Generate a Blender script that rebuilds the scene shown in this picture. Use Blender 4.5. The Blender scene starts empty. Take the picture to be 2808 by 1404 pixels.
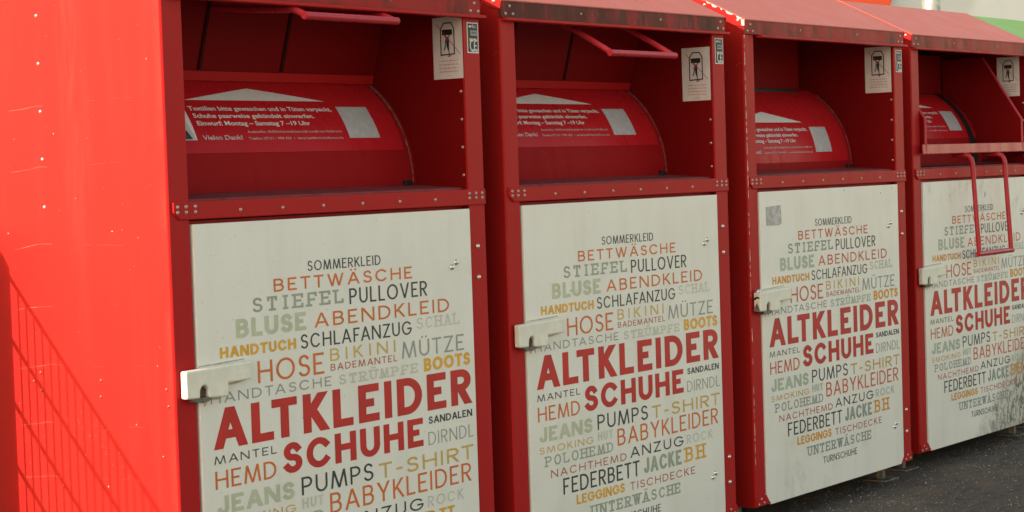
import bpy, bmesh, math, random
from mathutils import Vector, Matrix
R = math.radians
random.seed(7)
S = bpy.context.scene
C = S.collection
G = 1.07                                   # height of the door tops above the ground

# ------------------------------------------------------------------ camera
cam = bpy.data.cameras.new('camera')
cam.sensor_width = 36.0
cam.lens = 2022.6 / 1024 * 36
cam.clip_start = 0.05
cam.clip_end = 2000
co = bpy.data.objects.new('camera', cam)
C.objects.link(co)
m3 = Matrix(((0.5877, 0.0536, -0.8073), (-0.8084, -0.0012, -0.5886), (-0.0325, 0.9986, 0.0426)))
co.matrix_world = Matrix.Translation((-3.1344, -3.1456, 0.0942 + G)) @ m3.to_4x4()
S.camera = co

# ------------------------------------------------------------------ sky, sun, exposure
SUN = Vector((-0.88, 0.264, 0.396)).normalized()
EL = math.asin(SUN.z)
AZ = math.atan2(SUN.x, SUN.y)
w = bpy.data.worlds.new('World')
S.world = w
w.use_nodes = True
nt = w.node_tree
sky = nt.nodes.new('ShaderNodeTexSky')
sky.sky_type = 'NISHITA'
sky.sun_disc = False
sky.sun_elevation = EL
sky.sun_rotation = AZ
sky.altitude = 200
sky.air_density = 1.0
sky.dust_density = 2.0
sky.ozone_density = 1.0
nt.nodes['Background'].inputs['Strength'].default_value = 0.15
tint = nt.nodes.new('ShaderNodeMix')          # camera white balance for open shade
tint.data_type = 'RGBA'
tint.blend_type = 'MULTIPLY'
tint.inputs[0].default_value = 1.0
tint.inputs[7].default_value = (1.13, 0.905, 0.63, 1)
nt.links.new(sky.outputs[0], tint.inputs[6])
nt.links.new(tint.outputs[2], nt.nodes['Background'].inputs['Color'])
sl = bpy.data.lights.new('sun', 'SUN')
sl.energy = 2.35
sl.angle = R(0.53)
sl.color = (1.0, 0.93, 0.82)
so = bpy.data.objects.new('sun', sl)
C.objects.link(so)
so.rotation_euler = SUN.to_track_quat('Z', 'Y').to_euler()
so.location = SUN * 30
S.view_settings.view_transform = 'Standard'
S.view_settings.look = 'None'
S.view_settings.gamma = 1
S.view_settings.exposure = 1.5

# ------------------------------------------------------------------ materials
class NT:
    def __init__(s, name):
        s.m = bpy.data.materials.new(name)
        s.m.use_nodes = True
        s.t = s.m.node_tree
        s.b = s.t.nodes['Principled BSDF']
        s.tc = s.t.nodes.new('ShaderNodeTexCoord')
    def n(s, typ, **k):
        x = s.t.nodes.new(typ)
        for a, v in k.items():
            setattr(x, a, v)
        return x
    def put(s, sock, v):
        if hasattr(v, 'is_output'):
            s.t.links.new(v, sock)
        else:
            sock.default_value = v
    def co(s, scale=(1, 1, 1), loc=(0, 0, 0), src='Object'):
        mp = s.n('ShaderNodeMapping')
        s.put(mp.inputs['Vector'], s.tc.outputs[src])
        mp.inputs['Scale'].default_value = scale
        mp.inputs['Location'].default_value = loc
        return mp.outputs[0]
    def noise(s, scale, co, detail=4, rough=0.55, dist=0):
        x = s.n('ShaderNodeTexNoise')
        s.put(x.inputs['Vector'], co)
        x.inputs['Scale'].default_value = scale
        x.inputs['Detail'].default_value = detail
        x.inputs['Roughness'].default_value = rough
        x.inputs['Distortion'].default_value = dist
        return x.outputs['Fac']
    def ramp(s, v, a, b, lo=0.0, hi=1.0, smooth=True):
        x = s.n('ShaderNodeMapRange')
        if smooth:
            x.interpolation_type = 'SMOOTHSTEP'
        s.put(x.inputs['Value'], v)
        x.inputs['From Min'].default_value = a
        x.inputs['From Max'].default_value = b
        x.inputs['To Min'].default_value = lo
        x.inputs['To Max'].default_value = hi
        return x.outputs[0]
    def mix(s, f, a, b):
        x = s.n('ShaderNodeMix', data_type='RGBA')
        s.put(x.inputs[0], f)
        for i, v in ((6, a), (7, b)):
            s.put(x.inputs[i], tuple(v) + (1,) if isinstance(v, (tuple, list)) and len(v) == 3 else v)
        return x.outputs[2]
    def math(s, op, a, b=0.0):
        x = s.n('ShaderNodeMath', operation=op)
        s.put(x.inputs[0], a)
        s.put(x.inputs[1], b)
        return x.outputs[0]
    def xyz(s, src='Object'):
        x = s.n('ShaderNodeSeparateXYZ')
        s.put(x.inputs[0], s.tc.outputs[src])
        return x.outputs
    def bump(s, h, strength=0.2, dist=0.002):
        x = s.n('ShaderNodeBump')
        x.inputs['Strength'].default_value = strength
        x.inputs['Distance'].default_value = dist
        s.put(x.inputs['Height'], h)
        s.put(s.b.inputs['Normal'], x.outputs[0])
    def base(s, v):
        s.put(s.b.inputs['Base Color'], v + (1,) if isinstance(v, tuple) and len(v) == 3 else v)
    def set(s, **k):
        for a, v in k.items():
            s.put(s.b.inputs[a.replace('_', ' ')], v)

def paint(name, col, fade, dirt=0.0, dirtcol=(0.05, 0.03, 0.025), rough=0.38, streak=True, specks=0.0, specol=(0.75, 0.62, 0.52), fadeamt=0.5, sc=(6, 6, 1.2), spec=0.085):
    t = NT(name)
    f = t.noise(3.0, t.co(sc), 5, 0.6)
    f2 = t.noise(40, t.co((1, 1, 0.25)), 3, 0.6)
    c = t.mix(t.ramp(f, 0.45, 0.8, 0, fadeamt), col, fade)
    c = t.mix(t.ramp(f2, 0.5, 0.75, 0, 0.22), c, tuple(x * 0.7 for x in col))
    if dirt:
        d1 = t.noise(7, t.co((1.6, 1.6, 0.7), (3, 1, 2)), 6, 0.65)
        d2 = t.noise(60, t.co((1, 1, 0.3)), 4, 0.7)
        d = t.ramp(t.math('ADD', d1, t.math('MULTIPLY', d2, 0.45)), 0.95 - 0.45 * dirt, 1.1 - 0.35 * dirt, 0, 0.85)
        c = t.mix(d, c, dirtcol)
    if specks:
        v = t.n('ShaderNodeTexNoise')
        t.put(v.inputs['Vector'], t.co((1, 1, 0.8)))
        v.inputs['Scale'].default_value = 85
        v.inputs['Detail'].default_value = 2
        k = t.noise(2.3, t.co(), 2)
        c = t.mix(t.ramp(t.math('ADD', v.outputs['Fac'], t.math('MULTIPLY', k, 0.35)), 0.99 - specks * 0.1, 1.02 - specks * 0.1, 0, 0.8), c, specol)
    t.base(c)
    t.set(Roughness=t.ramp(f, 0.3, 0.8, rough - 0.06, rough + 0.14), Specular_IOR_Level=spec)
    h = t.noise(260, t.co(), 2)
    t.bump(h, 0.06, 0.001)
    return t.m

def flat(name, col, rough=0.5, metal=0.0, var=0.12, scale=30, spec=0.4):
    t = NT(name)
    f = t.noise(scale, t.co(), 4)
    t.base(t.mix(t.ramp(f, 0.35, 0.7), tuple(x * (1 - var) for x in col), tuple(min(1, x * (1 + var)) for x in col)))
    t.set(Roughness=rough, Metallic=metal, Specular_IOR_Level=spec)
    return t.m

RED, FADE = (0.385, 0.0135, 0.0145), (0.40, 0.018, 0.018)
M = {}
M['red'] = paint('red_paint', RED, FADE)
M['red_side'] = paint('red_side_paint', (0.33, 0.0105, 0.0085), (0.35, 0.016, 0.013), specks=0.08, fadeamt=0.6, sc=(1, 9, 0.7), rough=0.5)
M['red_in_shade'] = paint('red_inner_shade_paint', (0.165, 0.0042, 0.0048), (0.18, 0.006, 0.007), rough=0.5, spec=0.05)  # the same red with the interior's shade darkened into its colour
M['red_fascia'] = paint('weathered_red_paint', (0.32, 0.015, 0.015), (0.35, 0.035, 0.03), dirt=0.6, dirtcol=(0.075, 0.026, 0.018), specks=0.15, fadeamt=0.6)
M['red_fascia_dark'] = paint('mossy_red_paint', (0.29, 0.018, 0.018), (0.30, 0.03, 0.03), dirt=0.9, dirtcol=(0.05, 0.018, 0.013), specks=0.1, fadeamt=0.6)
M['red_roof'] = paint('sun_bleached_red_paint', (0.43, 0.105, 0.078), (0.44, 0.155, 0.115), rough=0.55, specks=0.3, fadeamt=0.8, sc=(2, 2, 2), spec=0.3, dirt=0.3, dirtcol=(0.24, 0.11, 0.075))
M['red_handle'] = paint('red_handle_paint', (0.40, 0.022, 0.035), (0.43, 0.04, 0.05), rough=0.32, spec=0.25)
def scuffed_side():
    t = NT('scuffed_side_paint')
    p = t.xyz()
    f = t.noise(3.0, t.co((1, 9, 0.7)), 5, 0.6)
    c = t.mix(t.ramp(f, 0.45, 0.8, 0, 0.6), (0.40, 0.0125, 0.0095), (0.41, 0.019, 0.0145))
    band = t.math('MULTIPLY', t.ramp(t.math('ABSOLUTE', t.math('ADD', p[1], -0.285)), 0.06, 0.0), t.ramp(p[2], 0.75, 1.35))
    n = t.noise(6, t.co((1, 14, 1.2)), 6, 0.7)
    c = t.mix(t.math('MULTIPLY', band, t.ramp(n, 0.35, 0.75, 0, 0.55)), c, (0.41, 0.040, 0.030))
    g = t.noise(9, t.co((1, 1, 1), (4, 2, 8)), 6, 0.75)
    c = t.mix(t.ramp(g, 0.60, 0.75, 0, 0.35), c, (0.30, 0.022, 0.015))
    edge = t.math('MULTIPLY', t.ramp(p[1], 0.035, 0.008), t.ramp(t.noise(5, t.co((1, 1, 2)), 4), 0.4, 0.6, 0.1, 0.6))
    c = t.mix(edge, c, (0.41, 0.026, 0.020))
    t.base(c)
    t.set(Roughness=0.5, Specular_IOR_Level=0.12)
    return t.m
M['scuffed'] = scuffed_side()
M['green'] = paint('green_paint', (0.20, 0.46, 0.03), (0.24, 0.47, 0.05))
M['green_roof'] = paint('sun_bleached_green_paint', (0.17, 0.33, 0.085), (0.22, 0.36, 0.12), rough=0.5, sc=(2, 2, 2))
M['chip'] = flat('chipped_paint', (0.62, 0.5, 0.42), 0.7, var=0.3, scale=90)
M['scratch'] = flat('scratch', (0.50, 0.075, 0.055), 0.6)
M['dark'] = flat('rubber_and_gap_shade', (0.012, 0.011, 0.011), 0.6)  # rubber parts, and the painted-in shade behind the hatch panel
M['shelf'] = paint('dusty_shelf', (0.22, 0.045, 0.05), (0.25, 0.12, 0.11), rough=0.5, dirt=0.4, dirtcol=(0.07, 0.03, 0.03))
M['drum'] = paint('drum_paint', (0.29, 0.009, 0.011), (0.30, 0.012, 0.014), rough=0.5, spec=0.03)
M['film'] = paint('red_sticker_film', (0.45, 0.012, 0.017), (0.46, 0.018, 0.024), rough=0.3, fadeamt=0.3, spec=0.07)
M['white_print'] = flat('white_print', (0.66, 0.60, 0.57), 0.45, var=0.04, scale=60)
M['worn_print'] = flat('worn_print', (0.56, 0.38, 0.37), 0.45, var=0.3, scale=160)
M['steel'] = flat('steel_rivet', (0.62, 0.6, 0.58), 0.32, 0.85)
M['rivet'] = flat('dull_rivet', (0.46, 0.37, 0.33), 0.42, 0.5, 0.35, 300)
M['red_rivet'] = flat('painted_rivet', (0.34, 0.055, 0.045), 0.35, 0.25, 0.3, 200)
M['zinc'] = flat('galvanised_steel', (0.42, 0.44, 0.43), 0.5, 0.6, 0.3, 9)
M['foot'] = flat('rusty_foot', (0.16, 0.14, 0.12), 0.7, 0.2, 0.4, 40)
M['lock'] = flat('cream_lock_paint', (0.70, 0.69, 0.60), 0.38, var=0.06)
M['rust'] = flat('rust', (0.10, 0.05, 0.025), 0.8, var=0.5, scale=60)
M['paper'] = flat('white_sticker', (0.66, 0.62, 0.62), 0.5, var=0.05)
M['black'] = flat('black_print', (0.018, 0.018, 0.02), 0.5)
M['blue'] = flat('blue_print', (0.06, 0.16, 0.24), 0.5)
M['red_print'] = flat('red_print', (0.30, 0.03, 0.04), 0.5)
M['pale_red_print'] = flat('faded_red_print', (0.55, 0.30, 0.30), 0.5)
M['orange_print'] = flat('gold_print', (0.62, 0.36, 0.10), 0.5)
M['grey_print'] = flat('grey_print', (0.44, 0.42, 0.42), 0.5, var=0.08, scale=60)
M['tape'] = flat('silver_tape', (0.40, 0.38, 0.39), 0.45, 0.1, 0.22, 60)

def door_mat(name, kind):
    t = NT(name)
    a = t.noise(4, t.co((3, 3, 0.45)), 5, 0.6)
    b = t.noise(26, t.co((1, 1, 0.16)), 4, 0.6)
    c = t.mix(t.ramp(a, 0.4, 0.75), (0.74, 0.73, 0.675), (0.70, 0.685, 0.625))
    c = t.mix(t.ramp(b, 0.55, 0.85, 0, 0.2), c, (0.55, 0.52, 0.44))
    p = t.xyz()
    sp = t.noise(150, t.co(), 1)
    c = t.mix(t.ramp(sp, 0.755, 0.775, 0, 0.45), c, (0.25, 0.23, 0.18))
    if kind >= 1:      # grey scuffs low down
        k = t.noise(16, t.co((1, 1, 0.8), (kind, 0, 0)), 6, 0.7)
        k2 = t.noise(3.4, t.co((1, 1, 1), (kind * 2.3, 0, 0)), 2)
        q = t.math('MULTIPLY', t.ramp(p[2], 0.42, 0.08), t.ramp(t.math('ADD', k, t.math('MULTIPLY', k2, 0.7)), 0.87, 1.12))
        c = t.mix(t.math('MULTIPLY', q, 0.28), c, (0.36, 0.34, 0.30))
    if kind == 2:      # mouldy black mottling in the lower right corner and under the handle
        u = t.math('ADD', t.math('MULTIPLY', p[0], 0.95), t.math('MULTIPLY', p[2], -1.05))
        k = t.noise(34, t.co((1.3, 1, 0.8)), 8, 0.75, 0.5)
        k2 = t.noise(6, t.co((1, 1, 1), (5, 0, 1)), 3)
        area = t.ramp(t.math('ADD', u, t.math('MULTIPLY', k2, 0.3)), 0.44, 0.72)
        q = t.math('MULTIPLY', area, t.ramp(k, 0.47, 0.55))
        c = t.mix(t.math('MULTIPLY', area, 0.5), c, (0.36, 0.34, 0.28))
        c = t.mix(t.math('MULTIPLY', q, 0.85), c, (0.085, 0.08, 0.065))
        c = t.mix(t.math('MULTIPLY', area, t.ramp(t.noise(24, t.co((1.5, 1, .6), (9, 0, 3)), 6, .75), .60, .64, 0, .7)), c, (0.62, 0.60, 0.54))
        k3 = t.noise(9, t.co((1.6, 1, 1.0), (2, 0, 7)), 6, 0.7)
        c = t.mix(t.math('MULTIPLY', t.ramp(p[2], 0.82, 1.02), t.ramp(k3, 0.50, 0.75, 0, 0.5)), c, (0.30, 0.29, 0.26))
    t.base(c)
    t.set(Roughness=0.36, Specular_IOR_Level=0.4)
    t.bump(t.noise(2.6, t.co((1, 1, 1), (kind, 0, kind)), 2), 0.5, 0.02)
    return t.m
for k in range(3):
    M['door%d' % k] = door_mat('cream_white_door_paint', k)

PAL = {'dark': (0.030, 0.042, 0.045), 'orange': (0.60, 0.135, 0.018), 'sage': (0.30, 0.345, 0.275), 'green': (0.47, 0.505, 0.365),
       'pale': (0.53, 0.545, 0.46), 'gold': (0.68, 0.36, 0.03), 'grey': (0.29, 0.31, 0.275), 'red': (0.47, 0.014, 0.012), 'straw': (0.56, 0.38, 0.09),
       'rusty': (0.43, 0.10, 0.055)}
FRESH = dict(PAL, dark=(0.018, 0.028, 0.035), orange=(0.50, 0.075, 0.022), sage=(0.23, 0.28, 0.26), green=(0.36, 0.43, 0.345), pale=(0.36, 0.42, 0.36),
             grey=(0.22, 0.26, 0.25), red=(0.43, 0.009, 0.009), rusty=(0.37, 0.05, 0.04), gold=(0.60, 0.27, 0.02), straw=(0.50, 0.29, 0.06))
PM = [{k: flat('print_%s' % k, v, 0.42, var=0.09, scale=14) for k, v in p.items()} for p in (PAL, FRESH)]

# ------------------------------------------------------------------ mesh builder
class MB:
    def __init__(s):
        s.v, s.f, s.mi, s.mats = [], [], [], []
    def mat(s, m):
        if m not in s.mats:
            s.mats.append(m)
        return s.mats.index(m)
    def face(s, pts, m=None):
        b = len(s.v)
        s.v += [tuple(p) for p in pts]
        s.f.append(tuple(range(b, b + len(pts))))
        s.mi.append(s.mat(m))
    def grid(s, rings, m=None, close=False, caps=False):
        b = len(s.v)
        n = len(rings[0])
        for r in rings:
            s.v += [tuple(p) for p in r]
        i = s.mat(m)
        for a in range(len(rings) - 1):
            for k in range(n if close else n - 1):
                k2 = (k + 1) % n
                s.f.append((b + a * n + k, b + a * n + k2, b + (a + 1) * n + k2, b + (a + 1) * n + k))
                s.mi.append(i)
        if caps:
            s.f.append(tuple(b + k for k in range(n))[::-1]); s.mi.append(i)
            s.f.append(tuple(b + (len(rings) - 1) * n + k for k in range(n))); s.mi.append(i)
    def prism(s, poly, axis, a, b, m=None):
        """extrude a 2D polygon along an axis; poly holds the other two coordinates in x,y,z order"""
        def p(q, t):
            l = list(q); l.insert(axis, t); return l
        s.grid([[p(q, a) for q in poly], [p(q, b) for q in poly]], m, True, True)
    def box(s, x0, x1, y0, y1, z0, z1, m=None):
        s.prism([(x0, y0), (x1, y0), (x1, y1), (x0, y1)], 2, z0, z1, m)
    def tube(s, pts, r, n=12, m=None):
        pts = [Vector(p) for p in pts]
        rings = []
        up = None
        for i, p in enumerate(pts):
            d = (pts[min(i + 1, len(pts) - 1)] - pts[max(i - 1, 0)]).normalized()
            if up is None:
                up = d.orthogonal().normalized()
            up = (up - d * up.dot(d)).normalized()
            sd = d.cross(up)
            rr = r[i] if isinstance(r, (list, tuple)) else r
            rings.append([p + rr * (math.cos(2 * math.pi * k / n) * up + math.sin(2 * math.pi * k / n) * sd) for k in range(n)])
        s.grid(rings, m, True, True)
    def obj(s, name, parent=None, mat=None, bevel=0, smooth=False, dz=G, seg=2):
        me = bpy.data.meshes.new(name)
        me.from_pydata([(x, y, z + dz) for x, y, z in s.v], [], s.f)
        mats = [m if m is not None else mat for m in s.mats]
        for m in mats:
            me.materials.append(m)
        me.polygons.foreach_set('material_index', s.mi)
        bm = bmesh.new(); bm.from_mesh(me)
        bmesh.ops.recalc_face_normals(bm, faces=bm.faces)
        bm.to_mesh(me); bm.free()
        if smooth:
            me.polygons.foreach_set('use_smooth', [True] * len(me.polygons))
            me.set_sharp_from_angle(angle=R(40))
        me.update()
        o = bpy.data.objects.new(name, me)
        C.objects.link(o)
        if parent:
            o.parent = parent
        if bevel:
            b = o.modifiers.new('bevel', 'BEVEL')
            b.width = bevel; b.segments = seg; b.limit_method = 'ANGLE'; b.angle_limit = R(50)
        return o

def link(name, me, parent, loc, rot=(0, 0, 0), sc=1.0):
    o = bpy.data.objects.new(name, me)
    C.objects.link(o)
    o.parent = parent
    o.location = loc
    o.rotation_euler = rot
    o.scale = (sc, sc, sc)
    return o

def thing(name, label, cat, loc, rz=0, group=None):
    o = bpy.data.objects.new(name, None)
    o.empty_display_size = 0.2
    C.objects.link(o)
    o.location = loc; o.rotation_euler = (0, 0, rz)
    o['label'] = label; o['category'] = cat
    if group:
        o['group'] = group
    return o

def dome_mesh(name, mat, r, h, n=12):
    b = MB()
    rings = []
    for a in (0, 0.25, 0.5, 0.75, 0.95):
        q = a * math.pi / 2
        rings.append([(r * math.cos(q) * math.cos(2 * math.pi * k / n), -h * math.sin(q), r * math.cos(q) * math.sin(2 * math.pi * k / n)) for k in range(n)])
    b.grid(rings, None, True, True)
    o = b.obj(name, None, mat, dz=0, smooth=True)
    me = o.data
    bpy.data.objects.remove(o)
    return me
RIV = dome_mesh('rivet', M['rivet'], 0.0049, 0.0030)
RIVR = dome_mesh('rivet', M['red_rivet'], 0.0046, 0.0032)
BOLT = dome_mesh('bolt', M['steel'], 0.0082, 0.0070, 16)

# ------------------------------------------------------------------ stroke lettering (drawn as outlines of strokes)
def arc(cx, cy, rx, ry, a0, a1, n=14):
    return [(cx + rx * math.cos(R(a0 + (a1 - a0) * k / n)), cy + ry * math.sin(R(a0 + (a1 - a0) * k / n))) for k in range(n + 1)]
L_, D_ = 'l', 'd'
GL = {
 'A': (.74, [(D_, 0, 0, .5, 1), (D_, 1, 0, .5, 1), ('h', .2, .8, .3)], [(0, 0), (1, 0)]),
 'B': (.54, [(L_, [(0, 0), (0, 1)]), (L_, [(0, 1), (.5, 1)] + arc(.52, .765, .40, .235, 90, -90) + [(0, .53)]), (L_, [(0, .53)] + arc(.54, .265, .46, .265, 90, -90) + [(0, 0)])], []),
 'C': (.74, [(L_, arc(.52, .5, .52, .5, 42, 318, 22))], []),
 'D': (.66, [(L_, [(0, 0), (0, 1)]), (L_, [(0, 1)] + arc(.35, .5, .65, .5, 90, -90, 18) + [(0, 0)])], []),
 'E': (.46, [(L_, [(1, 1), (0, 1), (0, 0), (1, 0)]), ('h', 0, .9, .51)], []),
 'F': (.44, [(L_, [(1, 1), (0, 1), (0, 0)]), ('h', 0, .88, .48)], [(0, 0)]),
 'G': (.80, [(L_, arc(.52, .5, .52, .5, 42, 352, 24)), ('h', .56, 1.03, .46)], []),
 'H': (.64, [(L_, [(0, 0), (0, 1)]), (L_, [(1, 0), (1, 1)]), ('h', 0, 1, .52)], [(0, 0), (0, 1), (1, 0), (1, 1)]),
 'I': (0.0, [(L_, [(0, 0), (0, 1)])], [(0, 0), (0, 1)]),
 'J': (.40, [(L_, [(1, 1)] + arc(.5, .27, .5, .27, 0, -165))], [(1, 1)]),
 'K': (.58, [(L_, [(0, 0), (0, 1)]), (D_, .02, .38, .92, 1), (D_, .30, .58, 1, 0)], [(0, 0), (0, 1)]),
 'L': (.42, [(L_, [(0, 1), (0, 0), (1, 0)])], [(0, 1)]),
 'M': (.90, [(D_, 0, 0, .14, 1), (D_, .5, 0, .14, 1), (D_, .5, 0, .86, 1), (D_, 1, 0, .86, 1)], [(0, 0), (1, 0)]),
 'N': (.70, [(L_, [(0, 0), (0, 1)]), (L_, [(1, 0), (1, 1)]), (D_, 1, 0, 0, 1)], [(0, 0), (0, 1), (1, 1)]),
 'O': (.86, [(L_, arc(.5, .5, .5, .5, 0, 360, 28))], []),
 'P': (.52, [(L_, [(0, 0), (0, 1)]), (L_, [(0, 1)] + arc(.48, .73, .52, .27, 90, -90) + [(0, .46)])], [(0, 0)]),
 'R': (.54, [(L_, [(0, 0), (0, 1)]), (L_, [(0, 1)] + arc(.48, .74, .50, .26, 90, -90) + [(0, .48)]), (D_, .42, .48, 1, 0)], [(0, 0), (1, 0)]),
 'S': (.50, [(L_, arc(.5, .755, .44, .245, 28, 270, 14) + arc(.5, .255, .5, .255, 90, -152, 14)[1:])], []),
 'T': (.54, [('h', 0, 1, 1), (L_, [(.5, 0), (.5, .96)])], [(.5, 0)]),
 'U': (.60, [(L_, [(0, 1)] + arc(.5, .36, .5, .36, 180, 360, 16) + [(1, 1)])], [(0, 1), (1, 1)]),
 'V': (.70, [(D_, .5, 0, 0, 1), (D_, .5, 0, 1, 1)], [(0, 1), (1, 1)]),
 'W': (1.02, [(D_, .27, 0, 0, 1), (D_, .27, 0, .5, 1), (D_, .73, 0, .5, 1), (D_, .73, 0, 1, 1)], [(0, 1), (1, 1)]),
 'X': (.64, [(D_, 0, 0, 1, 1), (D_, 1, 0, 0, 1)], []),
 'Y': (.66, [(D_, .5, .42, 0, 1), (D_, .5, .42, 1, 1), (L_, [(.5, 0), (.5, .42)])], [(.5, 0)]),
 'Z': (.56, [('h', 0, 1, 1), ('h', 0, 1, 0), (D_, 0, 0, 1, 1)], []),
 '-': (.20, [('h', 0, 1, .42)], []),
}
def stroke_poly(pts, t, cap=True):
    """left/right outline of an open polyline of width t, mitred"""
    pts = [Vector((p[0], p[1])) for p in pts]
    closed = (pts[0] - pts[-1]).length < 1e-6
    if closed:
        pts = pts[:-1]
    n = len(pts)
    out = []
    for i in range(n):
        if closed:
            a, b = pts[i - 1], pts[(i + 1) % n]
        else:
            a, b = pts[max(i - 1, 0)], pts[min(i + 1, n - 1)]
        d1 = (pts[i] - a); d2 = (b - pts[i])
        d1 = d1.normalized() if d1.length > 1e-9 else d2.normalized()
        d2 = d2.normalized() if d2.length > 1e-9 else d1
        n1, n2 = Vector((-d1.y, d1.x)), Vector((-d2.y, d2.x))
        mt = (n1 + n2)
        mt = mt.normalized() if mt.length > 1e-6 else n1
        k = t / 2 / max(0.5, mt.dot(n1))
        p = pts[i].copy()
        if not closed and cap:
            if i == 0: p = p - d2 * (t / 2)
            if i == n - 1: p = p + d1 * (t / 2)
        out.append((p + mt * k, p - mt * k))
    if closed:
        out.append(out[0])
    return out

KERN = {'LT': -.24, 'AT': -.12, 'TA': -.12, 'LA': -.04, 'RT': -.06, 'LV': -.2, 'TT': -.03, 'FA': -.1, 'AL': -.06, 'KL': -.05, 'LU': .0, 'AN': -.05}
KX = 0.68      # the lettering is drawn condensed and set wide: upright strokes come out heavier than flat ones
def letters(mb, word, x0, x1, z, cap, tw, gap, mat, slab=False, put=None):
    """set one word of capitals between x0 and x1 on baseline z"""
    t = tw * cap * (1.0 if tw < .16 else .94)
    x0, x1 = x0 * KX, x1 * KX
    base = {'Ä': 'A', 'Ö': 'O', 'Ü': 'U'}
    ws = []
    for ch in word:
        wd = GL[base.get(ch, ch)][0]
        if slab:
            wd = 0.40 if ch == 'I' else (0.42 + 0.30 * wd if ch not in 'MW' else 0.78)
        ws.append(wd)
    n = len(word)
    kn = [0 if slab else KERN.get(word[i:i + 2], 0) for i in range(n)]
    cs = (x1 - x0 - n * t) / (sum(ws) + (n - 1) * gap + sum(kn))
    x = x0 + t / 2
    layer = [0]
    def emit(q):
        yy = -0.0045 - 0.00005 * layer[0]
        mb.face([put(a / KX, b, yy) for a, b in q], mat)
    for ch, wd, kr in zip(word, ws, kn):
        g = GL[base.get(ch, ch)]
        W = wd * cs
        H = cap - t
        fx = lambda u: x + u * W
        fz = lambda v: z + t / 2 + v * H
        if slab and ch == 'I':
            fx = lambda u: x + W / 2
        for st in g[1]:
            if st[0] == D_:
                _, ax, ay, bx, by = st
                A, B = Vector((fx(ax), fz(ay))), Vector((fx(bx), fz(by)))
                d = B - A
                hw = t * d.length / abs(d.y) / 2
                e0 = t / 2 if ay in (0, 1) else 0
                e1 = t / 2 if by in (0, 1) else 0
                sg = 1 if d.y > 0 else -1
                A2 = Vector((A.x, A.y - sg * e0)); B2 = Vector((B.x, B.y + sg * e1))
                emit([(A2.x - hw, A2.y), (A2.x + hw, A2.y), (B2.x + hw, B2.y), (B2.x - hw, B2.y)])
            elif st[0] == 'h':
                _, a, b, v = st
                ext = t / 2 if v in (0, 1) or ch == '-' else 0
                emit([(fx(a) - ext, fz(v) - t / 2), (fx(b) + ext, fz(v) - t / 2), (fx(b) + ext, fz(v) + t / 2), (fx(a) - ext, fz(v) + t / 2)])
            else:
                o = stroke_poly([(fx(u), fz(v)) for u, v in st[1]], t)
                for k in range(len(o) - 1):
                    emit([o[k][0], o[k + 1][0], o[k + 1][1], o[k][1]])
            layer[0] = (layer[0] + 1) % 6
        if slab:
            ends = list(g[2])
            if ch in 'EBDPR': ends += [(-.0, 0), (0, 1)]
            for (u, v) in ends:
                hl = min(0.17 * cap, 0.30 * max(W, 0.3 * cap)) + t / 2
                emit([(fx(u) - hl, fz(v) - t / 2 * .9), (fx(u) + hl, fz(v) - t / 2 * .9), (fx(u) + hl, fz(v) + t / 2 * .9), (fx(u) - hl, fz(v) + t / 2 * .9)])
                layer[0] = (layer[0] + 1) % 6
            if ch in 'EFLTZ':
                for (u, v, s_) in {'E': [(1, 1, -1), (1, 0, 1)], 'F': [(1, 1, -1)], 'L': [(1, 0, 1)], 'T': [(0, 1, -1), (1, 1, -1)], 'Z': []}[ch]:
                    q0 = fz(v) - s_ * t / 2; q1 = fz(v) + s_ * 0.24 * cap
                    emit([(fx(u) - t / 2, q0), (fx(u) + t / 2, q0), (fx(u) + t / 2, q1), (fx(u) - t / 2, q1)])
                    layer[0] = (layer[0] + 1) % 6
        if ch in 'ÄÖÜ':
            dz = z + cap + max(0.10 * cap, t * 0.55)
            dw = max(t * 0.55, 0.06 * cap)
            for u in ((.30, .70) if ch == 'Ä' else (.27, .73)):
                emit(arc(fx(u), dz + dw, dw, dw, 0, 330, 11))
        x += W + t + (gap + kr) * cs

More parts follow.
